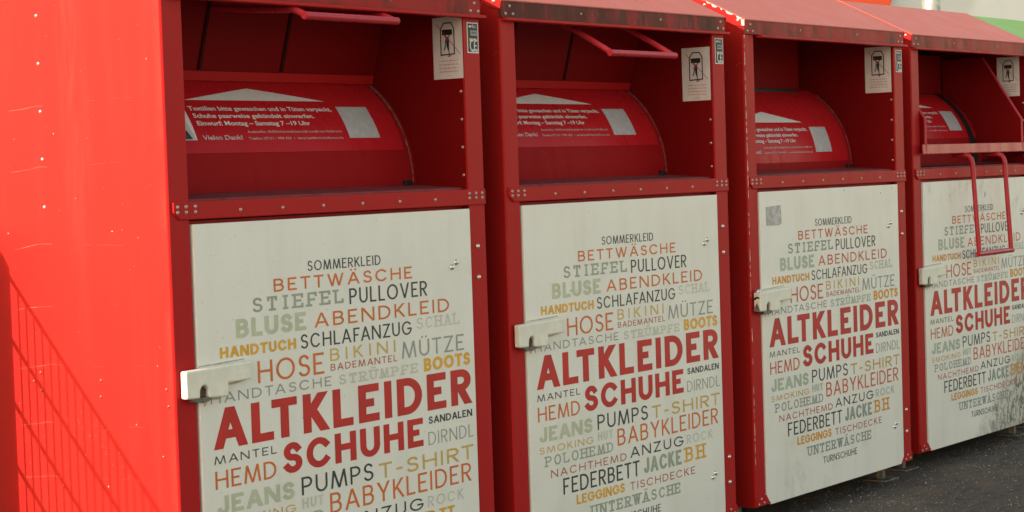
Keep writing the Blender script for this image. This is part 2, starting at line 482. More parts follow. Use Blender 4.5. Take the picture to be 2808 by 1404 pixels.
# word, x0, x1, baseline, cap height, stroke / cap, gap, colour, slab
WORDS = [
 ('SOMMERKLEID', .369, .633, -.125, .0235, .115, .20, 'dark', 0),
 ('BETTWÄSCHE', .252, .752, -.1655, .0295, .145, .26, 'orange', 0),
 ('STIEFEL', .180, .492, -.2075, .033, .17, .34, 'sage', 1),
 ('PULLOVER', .513, .810, -.2125, .0375, .115, .20, 'dark', 0),
 ('BLUSE', .124, .357, -.2605, .0425, .24, .16, 'green', 0),
 ('ABENDKLEID', .386, .897, -.258, .0335, .135, .26, 'orange', 0),
 ('SCHAL', .764, .938, -.293, .028, .12, .30, 'pale', 1),
 ('HANDTUCH', .071, .320, -.301, .0245, .24, .14, 'gold', 0),
 ('SCHLAFANZUG', .336, .743, -.3035, .0335, .115, .20, 'dark', 0),
 ('HOSE', .189, .414, -.3675, .050, .11, .18, 'orange', 0),
 ('BIKINI', .437, .678, -.3415, .0295, .13, .46, 'straw', 0),
 ('BADEMANTEL', .437, .684, -.3645, .0165, .135, .24, 'rusty', 0),
 ('MÜTZE', .702, .953, -.361, .041, .11, .20, 'grey', 0),
 ('HANDTASCHE', .037, .438, -.3985, .0225, .13, .26, 'grey', 0),
 ('STRÜMPFE', .465, .762, -.4005, .0245, .19, .32, 'pale', 1),
 ('BOOTS', .787, .977, -.401, .033, .24, .13, 'gold', 0),
 ('ALTKLEIDER', .042, .978, -.500, .0905, .225, .19, 'red', 0),
 ('MANTEL', .041, .242, -.5325, .0185, .13, .26, 'dark', 0),
 ('SCHUHE', .262, .775, -.5845, .0705, .23, .17, 'red', 0),
 ('SANDALEN', .798, .978, -.5335, .0185, .20, .14, 'dark', 0),
 ('DIRNDL', .795, .981, -.5865, .033, .085, .22, 'grey', 0),
 ('HEMD', .042, .238, -.5875, .040, .115, .18, 'orange', 0),
 ('PUMPS', .321, .578, -.6415, .042, .115, .20, 'dark', 0),
 ('T-SHIRT', .600, .978, -.643, .037, .145, .22, 'straw', 0),
 ('JEANS', .046, .297, -.644, .0405, .24, .14, 'green', 0),
 ('SMOKING', .044, .299, -.6755, .019, .14, .26, 'straw', 0),
 ('HUT', .321, .396, -.673, .0245, .20, .26, 'pale', 0),
 ('BABYKLEIDER', .418, .966, -.699, .048, .11, .20, 'orange', 0),
 ('POLOHEMD', .070, .395, -.712, .0285, .14, .32, 'sage', 1),
 ('NACHTHEMD', .093, .461, -.745, .0215, .13, .26, 'rusty', 0),
 ('ANZUG', .481, .765, -.742, .030, .135, .26, 'dark', 0),
 ('ROCK', .784, .932, -.740, .027, .16, .28, 'pale', 0),
 ('FEDERBETT', .148, .527, -.7985, .0445, .115, .18, 'dark', 0),
 ('JACKE', .549, .752, -.7965, .0445, .20, .14, 'sage', 0),
 ('BH', .776, .882, -.794, .044, .16, .40, 'gold', 1),
 ('LEGGINGS', .209, .448, -.835, .027, .22, .12, 'gold', 0),
 ('TISCHDECKE', .476, .826, -.8345, .0225, .125, .26, 'rusty', 0),
 ('UNTERWÄSCHE', .278, .741, -.880, .0315, .15, .32, 'sage', 1),
 ('TURNSCHUHE', .385, .632, -.9185, .0225, .115, .20, 'dark', 0),
]
LETMESH = []
for pm in PM:
    b = MB()
    for (wd, x0, x1, z, cap, tw, gap, col, sl_) in WORDS:
        letters(b, wd, x0, x1, z, cap, tw, gap, pm[col], bool(sl_), put=lambda a, q, yy: (a, yy, q))
    o = b.obj('lettering', None)
    LETMESH.append(o.data)
    bpy.data.objects.remove(o)

# ------------------------------------------------------------------ the drum with its sticker and small print
DY, DZ, DR = 0.489, 0.070, 0.317
def onto(x, s, lift=0.0):
    th = s / DR
    return (x, DY - (DR + lift) * math.cos(th), DZ + (DR + lift) * math.sin(th))
def text_mesh(body, x0, x1, s, h, bold):
    cu = bpy.data.curves.new('text', 'FONT')
    cu.body = body
    cu.size = 1.0
    cu.offset = bold
    cu.resolution_u = 3
    ob = bpy.data.objects.new('text', cu)
    C.objects.link(ob)
    bpy.context.view_layer.update()
    dg = bpy.context.evaluated_depsgraph_get()
    me = ob.evaluated_get(dg).to_mesh()
    vs = [(v.co.x, v.co.y) for v in me.vertices]
    fs = [tuple(p.vertices) for p in me.polygons]
    ob.evaluated_get(dg).to_mesh_clear()
    bpy.data.objects.remove(ob)
    xa, xb = min(v[0] for v in vs), max(v[0] for v in vs)
    k = (x1 - x0) / (xb - xa)
    return [(x0 + (a - xa) * k, s + q * h / 0.72) for a, q in vs], fs
TEXTS = [("Textilien bitte gewaschen und in Tüten verpackt,", .240, .7436, .198, .0125, .022, 'w'),
         ("Schuhe paarweise gebündelt einwerfen.", .243, .664, .1768, .0120, .022, 'w'),
         ("Einwurf: Montag – Samstag 7 –19 Uhr", .2447, .637, .156, .0120, .022, 'w'),
         ("Auskünfte: Abfallwirtschaftsbetrieb Landkreis Heilbronn", .4012, .7425, .1354, .0066, .008, 'p'),
         ("Vielen Dank!", .245, .3777, .1185, .0115, .022, 'p'),
         ("Telefon 07131 / 994 433  •  www.landkreis-heilbronn.de", .3986, .7407, .1178, .0066, .008, 'p')]
TM = [text_mesh(*t[:6]) + (t[6],) for t in TEXTS]
def patch(b, quad_pts, mat, lift, nx=1, ns=8):
    """bend a convex polygon in (x, s) onto the drum: sliced along s"""
    ss = sorted(set([p[1] for p in quad_pts]))
    lo, hi = ss[0], ss[-1]
    def span(s):
        xs = []
        n = len(quad_pts)
        for i in range(n):
            (xa, sa), (xb, sb) = quad_pts[i], quad_pts[(i + 1) % n]
            if abs(sa - sb) < 1e-9:
                if abs(s - sa) < 1e-9: xs += [xa, xb]
            elif min(sa, sb) - 1e-9 <= s <= max(sa, sb) + 1e-9:
                xs.append(xa + (xb - xa) * (s - sa) / (sb - sa))
        return min(xs), max(xs)
    rows = []
    for k in range(ns + 1):
        s = lo + (hi - lo) * k / ns
        a, c = span(s)
        rows.append([onto(a + (c - a) * i / nx, s, lift) for i in range(nx + 1)])
    b.grid(rows, mat)

def make_drum(root, ds, dx, xr=0.999, seal=None):
    b = MB()
    b.grid([[onto(x, s) for x in (-0.002, xr)] for s in [(-0.07 + 0.5 * k / 40) for k in range(41)]], None)
    d = b.obj('drum', root, M['drum'], smooth=True)
    b = MB()
    b.grid([[onto(x, s, 0.0012) for x in (0.0, min(0.972, xr - 0.03))] for s in [0.086 + ds + (0.330 - 0.086 - ds) * k / 24 for k in range(25)]], M['film'])
    patch(b, [(.2455 + dx, .2305 + ds), (.7382 + dx, .2305 + ds), (.4897 + dx, .2746 + ds)], M['white_print'], .0018, 1, 14)
    patch(b, [(.767 + dx, .120 + ds), (.886 + dx, .120 + ds), (.886 + dx, .2125 + ds), (.767 + dx, .2125 + ds)], M['grey_print'], .0018, 1, 10)
    patch(b, [(.13 + dx, .118 + ds), (.226 + dx, .118 + ds), (.226 + dx, .1975 + ds), (.13 + dx, .1975 + ds)], M['white_print'], .0018, 1, 8)
    patch(b, [(.135 + dx, .119 + ds), (.222 + dx, .119 + ds), (.210 + dx, .166 + ds), (.15 + dx, .160 + ds)], M['grey_print'], .0022, 1, 6)
    patch(b, [(.175 + dx, .120 + ds), (.212 + dx, .120 + ds), (.200 + dx, .143 + ds), (.18 + dx, .141 + ds)], M['black'], .0026, 1, 4)
    b.obj('info_sticker', d, None, smooth=True)
    for vs, fs, kind in TM:
        b = MB()
        mi = b.mat(M['white_print'] if kind == 'w' else M['worn_print'])
        b.v += [onto(x + dx, s + ds, .0022) for x, s in vs]
        for f in fs:
            b.f.append(tuple(f)); b.mi.append(mi)
        b.obj('print_line', d, None)
    b = MB()
    b.box(0.945, 0.972, DY - DR - 0.012, DY - DR + 0.004, 0.062, 0.076)
    b.obj('stopper', d, M['dark'], 0.002)
    if seal:
        b = MB()
        b.grid([[onto(x, s, 0.004) for x in seal] for s in [(-0.04 + 0.40 * k / 30) for k in range(31)]], M['dark'])
        b.obj('rubber_seal', d, None, smooth=True)
    else:              # dusty rub mark along the wall
        b = MB()
        ra, rb = [], []
        for k in range(61):
            s_ = 0.0 + 0.005 * k
            q = k / 60
            wv = .0012 + .0016 * (1 + math.sin(k * .9 + 2 * math.sin(k * .37))) * (.5 + 1.6 * q * q) + .006 * max(0, q - .55)
            ra.append(onto(xr - 0.010 - wv * 1.3 - .004 * q, s_, .0014)); rb.append(onto(xr - 0.010 + wv * .2 - .002 * q, s_, .0014))
        b.grid([ra, rb], M['rub'])
        b.obj('rub_mark', d, None)
    return d
M['bleed'] = flat('rust_bleed', (0.50, 0.42, 0.30), 0.5, var=0.15, scale=60)
M['lock_line'] = flat('grey_lock_line', (0.36, 0.35, 0.29), 0.6, var=0.3, scale=60)
M['scuff'] = flat('dull_scuff', (0.34, 0.055, 0.035), 0.6)
M['rib'] = flat('dark_red_rib', (0.035, 0.004, 0.004), 0.8, spec=0.1)  # ribs coloured a near-black red
M['rub'] = flat('rubbed_paint', (0.24, 0.12, 0.10), 0.6, var=0.4, scale=80)

# ------------------------------------------------------------------ stickers
def make_warning(parent, y0, y1, z0, z1):
    """pictogram sticker on the right inner wall (x = 1), read from the left; u runs from the back (y1) to the front (y0)"""
    b = MB()
    X = 1.0
    lay = [0]
    def P(u, v, k=0):
        return (X - 0.0008 - 0.0003 * k, y1 + (y0 - y1) * u, z0 + (z1 - z0) * v)
    def poly(pts, m, k):
        b.face([P(u, v, k + 0.1 * lay[0]) for u, v in pts], m)
        lay[0] += 0.4
    def line(pts, t, m, k):
        asp = (z1 - z0) / abs(y1 - y0)
        o = stroke_poly([(u, v * asp) for u, v in pts], t)
        for i in range(len(o) - 1):
            poly([(q[0], q[1] / asp) for q in (o[i][0], o[i + 1][0], o[i + 1][1], o[i][1])], m, k)
    poly([(0, 0), (1, 0), (1, 1), (0, 1)], M['paper'], 0)
    K = M['black']
    line([(.27, .39), (.27, .81), (.39, .905), (.63, .905), (.725, .81), (.725, .40), (.27, .39)], .036, K, 1)
    poly([(.32, .71), (.665, .71), (.665, .80), (.32, .80)], K, 1)
    line([(.41, .71), (.49, .63), (.58, .71)], .03, K, 1)
    poly([(.455, .68), (.54, .68), (.55, .62), (.46, .62)], M['red_print'], 2)
    poly([(.45, .655), (.56, .655), (.545, .50), (.51, .455), (.47, .53)], K, 1)
    line([(.44, .63), (.43, .54), (.395, .48)], .045, M['blue'], 1)
    line([(.535, .5), (.55, .36)], .03, K, 1)
    line([(.50, .365), (.62, .375)], .022, M['red_print'], 1)
    line([(.15, .89), (.92, .395)], .016, M['red_print'], 3)
    for k, v in enumerate((.292, .232, .173, .118)):
        x = .19
        rr = random.Random(k + 3)
        while x < .82:
            l = rr.uniform(.05, .15)
            poly([(x, v - .008), (min(x + l, .85), v - .008), (min(x + l, .85), v + .009), (x, v + .009)], M['pale_red_print'], 1)
            x += l + .022
    poly([(.42, .045), (.62, .045), (.62, .055), (.42, .055)], M['pale_red_print'], 1)
    return b.obj('warning_sticker', parent, None)

def make_cert(parent):
    b = MB()
    lay = [0]
    x0, x1, z0, z1 = 1.0145, 1.0625, .397, .4755
    def poly(pts, m, k):
        b.face([(x0 + (x1 - x0) * u, -0.0006 - 0.00025 * k - 0.00003 * lay[0], z0 + (z1 - z0) * v) for u, v in pts], m)
        lay[0] += 1
    def line(pts, t, m, k):
        asp = (z1 - z0) / (x1 - x0)
        o = stroke_poly([(u, v * asp) for u, v in pts], t)
        for i in range(len(o) - 1):
            poly([(q[0], q[1] / asp) for q in (o[i][0], o[i + 1][0], o[i + 1][1], o[i][1])], m, k)
    W_ = M['paper']
    poly([(0, 0), (1, 0), (1, 1), (0, 1)], W_, 0)
    poly([(.07, .04), (.93, .04), (.93, .965), (.07, .965)], M['black'], 1)
    poly(arc(.28, .87, .15, .032, 0, 345, 15), W_, 2)
    line([(.48, .93), (.5, .87), (.62, .84)], .05, W_, 2)
    for v in (.90, .865, .83):
        poly([(.58, v - .008), (.84, v - .005), (.84, v + .005), (.58, v + .005)], M['grey_print'], 2)
    poly([(.30, .58), (.84, .58), (.84, .74), (.30, .74)], M['grey_print'], 2)
    for k in range(7):
        poly([(.35 + .065 * k, .61), (.385 + .065 * k, .61), (.385 + .065 * k, .72), (.35 + .065 * k, .72)], M['black'], 3)
    poly([(.18, .38), (.48, .37), (.50, .48), (.17, .48)], M['orange_print'], 2)
    poly(arc(.68, .43, .17, .05, 0, 345, 15), W_, 3)
    line([(.58, .41), (.78, .45)], .04, M['black'], 4)
    asp = (z1 - z0) / (x1 - x0)
    for cx in (.42, .76):
        line(arc(cx, .245, .19, .19 / asp * 1.5, 75, 285, 14), .075, W_, 2)
    line([(.60, .245), (.74, .245)], .07, W_, 2)
    line([(.25, .115), (.82, .125)], .05, M['grey_print'], 2)
    poly(arc(.52, .075, .09, .025, 0, 340, 10), W_, 2)
    return b.obj('approval_sticker', parent, None)

# ------------------------------------------------------------------ the clothing bank
XL, XR, DEP = -0.0645, 1.0695, 0.98
def clothes_bank(label, loc, yaw, red=True, fascia='red_fascia', door=0, letter=0, flap='up', warn=(.0034, .099, .333, .4915), drum=(0, 0), arm=None, worn=False, side_marks=False, plain=False, group='clothing banks in a row'):
    pm = M['red'] if red else M['green']
    pin = M['red_in_shade'] if red else M['green']
    pside = M['red_side'] if red else M['green']
    proof = M['red_roof'] if red else M['green_roof']
    pfas = M[fascia] if red else M['green']
    root = thing('clothing_bank', label, 'clothes container', (loc[0], loc[1], 0), yaw, group)
    sidepoly = [(.006, -1.0), (.006, .537), (.285, .6755), (DEP, .6755), (DEP, -1.0)]
    b = MB()
    b.prism(sidepoly, 0, XL, -0.003, None)
    if side_marks:
        X = XL - 0.0006
        rr = random.Random(4)
        def scr(y0, z0, y1, z1, t, m=M['scratch']):
            b.face([(X, y0, z0 - t), (X, y1, z1 - t), (X, y1, z1 + t), (X, y0, z0 + t)], m)
        for z in (.265, .125, -.052, -.19, -.325, -.455, -.575):
            y = .50
            zz = z
            for k in range(5):
                y2 = y - rr.uniform(.018, .032)
                z2 = zz + rr.uniform(.0005, .004) * (1 if k < 4 else -.5)
                scr(y, zz, y2, z2, .0003 + .0005 * rr.random())
                y, zz = y2, z2
            y = .27
            zz = z + .01
            for k in range(8):
                y2 = y - rr.uniform(.012, .03)
                z2 = zz + rr.uniform(-.001, .0022)
                if rr.random() < .4: scr(y, zz, y2, z2, .0002)
                y, zz = y2, z2
        for k in range(60):
            q = k / 60
            y, z = .34 - .20 * q + rr.uniform(-.03, .03), -.44 - .05 * q + rr.uniform(-.035, .035) - .16 * (q - .35) ** 2
            a = rr.uniform(.002, .008)
            b.face([(X - .0001 - .000002 * k, y, z), (X - .0001 - .000002 * k, y - a, z + rr.uniform(-.002, .003)), (X - .0001 - .000002 * k, y - a * .8, z + rr.uniform(.0005, .0022))], M['scuff'])
        for k in range(70):
            y, z = rr.uniform(.03, .52), rr.uniform(-.66, .5)
            a = rr.uniform(.0007, .0018)
            n = 5
            o = rr.random()
            b.face([(X - .0002, y + a * math.cos(o + 6.28 * i / n) * rr.uniform(.5, 1.2), z + a * math.sin(o + 6.28 * i / n) * rr.uniform(.5, 1.5)) for i in range(n)], M['chip'] if rr.random() < .18 else M['scratch'])
    ls = b.obj('side_panel', root, M['scuffed'] if side_marks else pside)
    rots = (0, 0, R(-90))     # rivets whose heads point to -x
    if side_marks:
        for k in range(5):
            link('rivet', RIV, ls, (XL, .394 - .0003 * k, .4743 - .1075 * k + G), rots, 0.9)
        for y, z in ((.2301, -.3427), (.2323, -.3791), (.429, -.3315), (.428, -.3715), (.452, -.352), (.0254, -.3553), (.021, -.392)):
            link('rivet', RIVR, ls, (XL, y, z + G), rots, 0.95)
    b = MB()
    b.prism(sidepoly, 0, 1.0, XR, None)
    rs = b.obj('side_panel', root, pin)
    if not plain:
        make_warning(rs, *warn)
        for k in range(7):
            z = .4422 - (.4422 - .0846) / 5 * k + .0
            if .05 < z < warn[2] - .006: link('rivet', RIV, rs, (1.0, .014, z + G), rots, 0.85)
    # posts: folded front corners with a small chamfer
    pl = None
    for sd in (0, 1):
        b = MB()
        c = .0035
        if sd == 0: q = [(XL + c, 0), (-.003, 0), (-.003, .006), (XL, .006), (XL, c)]
        else: q = [(1.0, 0), (XR - c, 0), (XR, c), (XR, .006), (1.0, .006)]
        b.prism(q, 2, -.9985, .494)
        xs = (XL + .002, .012) if sd == 0 else (.988, XR - .002)
        gx = [(XL + .002, -.9965), (.024, -.9965), (-.002, -.966), (XL + .002, -.966)] if sd == 0 else [(.976, -.9965), (XR - .002, -.9965), (XR - .002, -.966), (1.002, -.966)]
        if worn and sd == 0:
            rr = random.Random(11)
            z = -.9
            while z < .48:
                l = rr.uniform(.008, .05)
                wv = rr.uniform(.0012, .0045) * (1.2 if z > .0 else .8)
                if rr.random() < .7:
                    b.face([(XL + c - .0005, -.0006, z), (XL + c + wv, -.0006, z + l * .2), (XL + c + wv * .6, -.0006, z + l * .8), (XL + c - .0005, -.0006, z + l)], M['chip'])
                z += l + rr.uniform(.001, .015)
        p = b.obj('post', root, pm)
        g = MB()
        g.prism([(a, z) for a, z in gx], 1, -.0035, -.0002)
        g.obj('corner_plate', p, pm)
        pts = [(-.0504, -.990), (-.017, -.9885), (-.034, -.975)] if sd == 0 else [(1.029, -.975), (1.0508, -.9885), (1.014, -.9885)]
        for x, z in pts:
            link('rivet', RIV, p, (x, -.0035, z + G), (0, 0, 0), 0.9)
        if sd == 1 and not plain:
            for z in (-.100, -.180, -.812, -.890):
                link('bolt', BOLT, p, (1.031, 0, z + G), (0, 0, 0), 0.82)
            make_cert(p)
    # fascia with its drip lip
    b = MB()
    b.box(XL - .001, XR - .002, -.006, .0055, .4945, .5395)
    f = b.obj('fascia', root, pfas, .0015)
    b = MB()
    b.box(XL + .004 if not worn else .02, XR + .004, -.0215, .004, .4855, .4940)
    b.obj('drip_lip', f, pm, .002)
    for x, z in ((-.0285, .5255), (-.047, .505), (-.0145, .505), (1.042, .525), (1.0255, .5045), (1.0575, .5045)):
        link('rivet', RIV, f, (x, -.006, z + G))
    for x in (.30, .705):
        link('rivet', RIV, f, (x, -.006, .5185 + G), (0, 0, 0), .8)
    # roof
    b = MB()
    top = [(-.0085, .5395), (.2835, .6835), (DEP + .012, .6835), (DEP + .012, .677), (.285, .677), (-.0085, .5355)]
    b.prism([(y, z + .0018) for y, z in top], 0, XL - .0015, XR + .0015)
    rf = b.obj('roof', root, proof, .0012)
    for sd in (0, 1):
        b = MB()
        x0, x1 = (XL - .0035, XL - .0004) if sd == 0 else (XR + .0004, XR + .0035)
        b.prism([(-.0085, .5385), (.2835, .6825), (DEP, .6825), (DEP, .652), (.292, .652), (.03, .5235), (-.004, .5165)], 0, x0, x1)
        if worn and sd == 0:
            rr = random.Random(5)
            y = .0
            while y < .28:
                l = rr.uniform(.006, .03)
                h = rr.uniform(.002, .008)
                zt = .5425 + .493 * y
                b.face([(x0 - .0006, y, zt + .0005), (x0 - .0006, y + l, zt + .0005 + .493 * l), (x0 - .0006, y + l * .8, zt + .493 * l * .8 - h), (x0 - .0006, y + l * .3, zt + .493 * l * .3 - h * .7)], M['chip'])
                y += l + rr.uniform(0, .012)
            b.face([(x0 - .0008, -.008, .520), (x0 - .0008, -.008, .539), (x0 - .0008, .004, .541), (x0 - .0008, .003, .522)], M['chip'])
        fl = b.obj('roof_flange', rf, pside if red else M['green'])
        if sd == 0:
            for y in (.016, .135, .25):
                link('rivet', RIV, fl, (x0, y, .531 + .48 * y + G), rots, 1.15)
    # crossbar
    b = MB()
    b.prism([(-.0535, .0475), (XR - .004, .0475), (XR - .004, .0065), (-.034, .0085), (-.0535, .0245)], 1, -.006, .02)
    cb = b.obj('crossbar', root, pm, .0025)
    for xs in ((-.042, -.0165, .0115), (.9955, 1.0235, 1.0495)):
        for x in xs:
            for z in (.0368, .0250):
                link('rivet', RIV, cb, (x, -.006, z + G), (0, 0, 0), .95)
    for x in (.152, .2908, .4311, .5722, .713, .854):
        link('rivet', RIV, cb, (x, -.006, .0250 + G), (0, 0, 0), .95)
    # shelf, body
    b = MB()
    b.prism([(.02, .047), (.02, .0525), (.20, .0655), (.20, .047)], 0, -.003, 1.0)
    b.obj('shelf', root, M['shelf'] if red else M['green'])
    b = MB()
    b.box(-.003, 1.0, .022, .06, -.9985, .005)
    b.box(-.003, 1.0, .03, DEP - .02, -.998, -.985)
    b.box(-.003, 1.0, DEP - .02, DEP - .0005, -.985, .672)
    b.obj('inner_body', root, pm)
    # door
    b = MB()
    b.prism([(.0035, -.002), (.0035, -.973), (.0275, -1.0005), (.974, -1.0005), (.9965, -.975), (.9965, -.002)], 1, -.0042, .016)
    d = b.obj('door', root, M['door%d' % door], .0012)
    if not plain:
        link('lettering', LETMESH[letter], d, (0, 0, 0))
        for x, z in ((.931, -.136), (.9135, -.1475), (.9415, -.8495), (.926, -.8605)):
            link('bolt', BOLT, d, (x, -.0042, z + G), (0, 0, 0), .95)
    mk = {0: ' ', 1: 'c', 2: 'd'}[door] if fascia != 'red_fascia_dark' else 'b'
    marks = {'b': [(.2175, -.2435, .016, .0012, 'black'), (.228, -.2365, .007, .0007, 'grey_print'), (.222, -.2305, .012, .0006, 'grey_print'), (.31, -.029, .003, .0016, 'grey_print'), (.60, -.094, .002, .0016, 'rust'), (.24, -.245, .003, .001, 'black')],
             'c': [(.585, -.012, .008, .004, 'grey_print'), (.86, -.03, .003, .003, 'black'), (.95, -.0035 - .01, .003, .003, 'rust')],
             'd': [(.232, -.058, .004, .009, 'grey_print'), (.236, -.075, .002, .006, 'foot'), (.560, -.060, .010, .010, 'grey_print'), (.556, -.068, .004, .007, 'foot'), (.45, -.052, .004, .003, 'grey_print')]}.get(mk, [])
    if marks:
        b = MB()
        rr = random.Random(len(marks))
        for (x, z, a, h, m_) in marks:
            n = 7
            b.face([(x + a * math.cos(6.283 * i / n) * rr.uniform(.5, 1.1), -.00425 - .00004 * len(b.f), z + h * math.sin(6.283 * i / n) * rr.uniform(.5, 1.1)) for i in range(n)], M[m_])
        b.obj('paint_chips', d, None)
    b = MB()           # dark line above the lock and rust bleeding round it
    b.face([(.155, -.00425, -.318), (.160, -.00425, -.322), (.158, -.00425, -.347), (.1545, -.00425, -.350)], M['bleed'])
    b.face([(.078, -.00427, -.3545), (.152, -.00427, -.3535), (.150, -.00427, -.356), (.11, -.00427, -.3615), (.080, -.00427, -.362)], M['bleed'])
    b.face([(.010, -.00429, -.383), (.030, -.00429, -.384), (.026, -.00429, -.393), (.018, -.00429, -.402), (.012, -.00429, -.392)], M['bleed'])
    b.face([(.004, -.00431, -.3105), (.06, -.00431, -.3095), (.148, -.00431, -.3065), (.148, -.00431, -.3095), (.06, -.00431, -.3125), (.004, -.00431, -.3135)], M['lock_line'])
    if not plain: b.obj('lock_stain_and_line', d, None)
    # lock box
    pr = .030 if door == 1 else .024
    b = MB()
    arch = [(.0135, -.3805)] + arc(.001, -.3655, .0125, .014, 0, 180, 8) + [(-.0115, -.379)]
    b.prism([(-.0535, -.3165), (.152, -.3115), (.152, -.3525), (.0765, -.354), (.0765, -.3835)] + arch + [(-.0535, -.377)], 1, -pr, -.0048)
    lk = b.obj('lock_box', root, M['lock'] if not plain else M['green'], .0045, seg=3)
    b = MB()
    b.tube([(.0005, -.006, -.3665), (.0005, -pr + .008, -.3665)], .0115, 14)
    b.obj('lock_bolt', lk, M['rust'], smooth=True)
    b = MB()
    b.prism(arc(-.004, -.3775, .030, .012, 180, 360, 14), 1, -pr + .002, -.006)
    b.obj('lock_hinge', lk, M['foot'])
    if door == 1:
        b = MB()
        X = -.0541
        b.face([(X, -.029, -.337), (X, -.023, -.330), (X, -.012, -.331), (X, -.006, -.338), (X, -.010, -.342), (X, -.018, -.336)], M['black'])
        b.face([(X, -.028, -.3745), (X, -.006, -.3745), (X, -.006, -.366), (X, -.012, -.360), (X, -.017, -.349), (X, -.021, -.358)], M['foot'])
        b.obj('bare_patch', lk, None)
        link('bolt', BOLT, lk, (-.036, -.012, -.3155 + G), (R(-90), 0, 0), 1.3)
        b = MB()
        rr = random.Random(3)
        pts = [(.041, -.051), (.139, -.047), (.141, -.106), (.128, -.112), (.044, -.110)]
        b.prism(pts, 1, -.0052, -.0041)
        b.obj('tape_patch', d, M['tape'])
    # feet
    for x, y in ((-.016, .10), (1.02, .10), (-.016, DEP - .10), (1.02, DEP - .10)):
        b = MB()
        b.box(x - .012, x + .012, y - .012, y + .012, -1.066, -.9985)
        b.box(x - .055, x + .055, y - .045, y + .045, -1.0695, -1.064)
        b.obj('foot', root, M['foot'], .001)
    # ---- the hatch
    if plain:
        b = MB()
        b.box(-.003, 1.0, .36, .37, .05, .66)
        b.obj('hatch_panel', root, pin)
        return root
    if flap in ('up', 'up_low'):
        make_drum(root, drum[0], drum[1])
        b = MB()
        off = 0.0 if flap == 'up' else 0.0
        b.prism([(.2495, .527), (.299, .353), (.3055, .3305), (.309, .332), (.304, .355), (.2545, .5285)], 0, .002, .994)
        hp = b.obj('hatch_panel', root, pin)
        for x in (.344, .633):
            b = MB()
            b.prism([(x - .0055, .0), (x + .0055, .0), (x + .0045, -.004), (x - .0045, -.004)], 2, 0, .1655, M['rib'])
            r_ = b.obj('rib', hp, None, dz=0)
            r_.location = (0, .2975, .3575 + G)
            r_.rotation_euler = (math.atan2(.2495 - .2985, -(.527 - .353)) + math.pi, 0, 0)
            r_.rotation_euler = (math.atan2(.049, .174), 0, 0)
        b = MB()
        b.prism([(.2965, .3535), (.3025, .3315), (.3050, .3322), (.2995, .3540)], 0, .0025, .9935)
        b.obj('edge_flange', hp, M['red'])
        x0, x1 = (.347, .664) if flap == 'up' else (.346, .664)
        # two curved arms and the grip
        b = MB()
        for x in (x0, x1):
            b.tube([(x, p[0], p[1]) for p in arm], .0082, 10)
        b.tube([(x0 - .0095, arm[0][0], arm[0][1]), (x1 + .0095, arm[0][0], arm[0][1])], .0094, 12)
        b.obj('handle', hp, M['red_handle'], smooth=True)
    else:
        make_drum(root, drum[0], drum[1], seal=(.845, .893) if flap == 'down' else None)
        b = MB()
        yb = .310 if flap == 'gone' else .325
        xe = .866 if flap == 'gone' else .896
        b.box(-.002, xe, yb, yb + .006, .3495, .503 if flap == 'down' else .545)
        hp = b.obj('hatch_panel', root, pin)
        b = MB()
        b.box(-.0025, xe - .002, yb + .008, yb + .03, .335, .42, M['dark'])  # black blocks standing in for the shade in and behind the panel gap
        b.box(-.0025, .9988, .42, .425, .05, .66, M['dark'])
        b.obj('gap_shade', hp, None)
        if flap == 'down':
            ck = [(.1425, .486), (-.004, .2545), (-.019, .233), (-.019, .106), (.02, .106), (.19, .12)] + [(DY - .336 * math.cos(a), DZ + .336 * math.sin(a)) for a in (R(20), R(35), R(50))] + [(.318, .345), (.322, .42), (.322, .486)]
            for x0, x1 in ((.002, .005), (.8995, .9025)):
                b = MB()
                b.prism(ck, 0, x0, x1)
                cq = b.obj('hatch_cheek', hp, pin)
                e = MB()
                e.tube([(.5 * (x0 + x1), y, z) for y, z in ck[:4]], .0055, 8)
                e.obj('edge_roll', cq, M['red_handle'], smooth=True)
            b = MB()
            b.prism([(-.0215, .1375), (-.0235, .1025), (-.0195, .1000), (.06, .1005), (.06, .1045), (-.0175, .1045), (-.0185, .1375)], 0, -.026, .998)
            lp = b.obj('hatch_lip', hp, M['red_handle'], .0012)
            b = MB()
            x0, x1 = .353, .657
            for x in (x0, x1):
                dx_ = .020 if x == x0 else -.0
                b.tube([(x - .01, .03, .0945), (x - .008, -.022, .0935), (x - .006, -.036, .0885), (x - .004, -.0435, .078), (x - .002, -.0475, .062), (x, -.066, -.283)], .0092, 10)
            b.tube([(x0 - .012, -.066, -.285), (x1 + .012, -.066, -.285)], .0098, 12)
            b.obj('handle', hp, M['red_handle'], smooth=True)
    return root

clothes_bank('nearest red clothing bank, its whole left side sunlit and crossed by a fence shadow', (0, 0), 0, fascia='red_fascia', side_marks=True, flap='up',
             arm=[(-.050, .4610), (-.012, .4775), (.03, .480), (.12, .486), (.24, .50)])
clothes_bank('red clothing bank second from the left, dark stained fascia and hatch handle hanging half low', (1.2323, .0047), R(-1.0057), fascia='red_fascia_dark', flap='up',
             warn=(.009, .110, .287, .4495), drum=(.001, -.026), arm=[(-.073, .4085), (.005, .4540), (.10, .505), (.25, .52)])
clothes_bank('red clothing bank with silver tape patch on its door and chipped white edges', (2.5021, -.006), R(-.3926), fascia='red_fascia', door=1, letter=1, flap='gone',
             warn=(.011, .113, .3265, .4895), drum=(-.068, -.037), worn=True)
clothes_bank('red clothing bank with its hatch pulled open, long handle hanging over a mouldy door', (3.7921, .0258), R(-.728), fascia='red_fascia', door=2, letter=1, flap='down',
             warn=(.027, .124, .328, .489), drum=(.007, -.078))
clothes_bank('green clothing bank at the far end, only its green roof edge showing', (5.082, .055), R(-.3), red=False, plain=True)

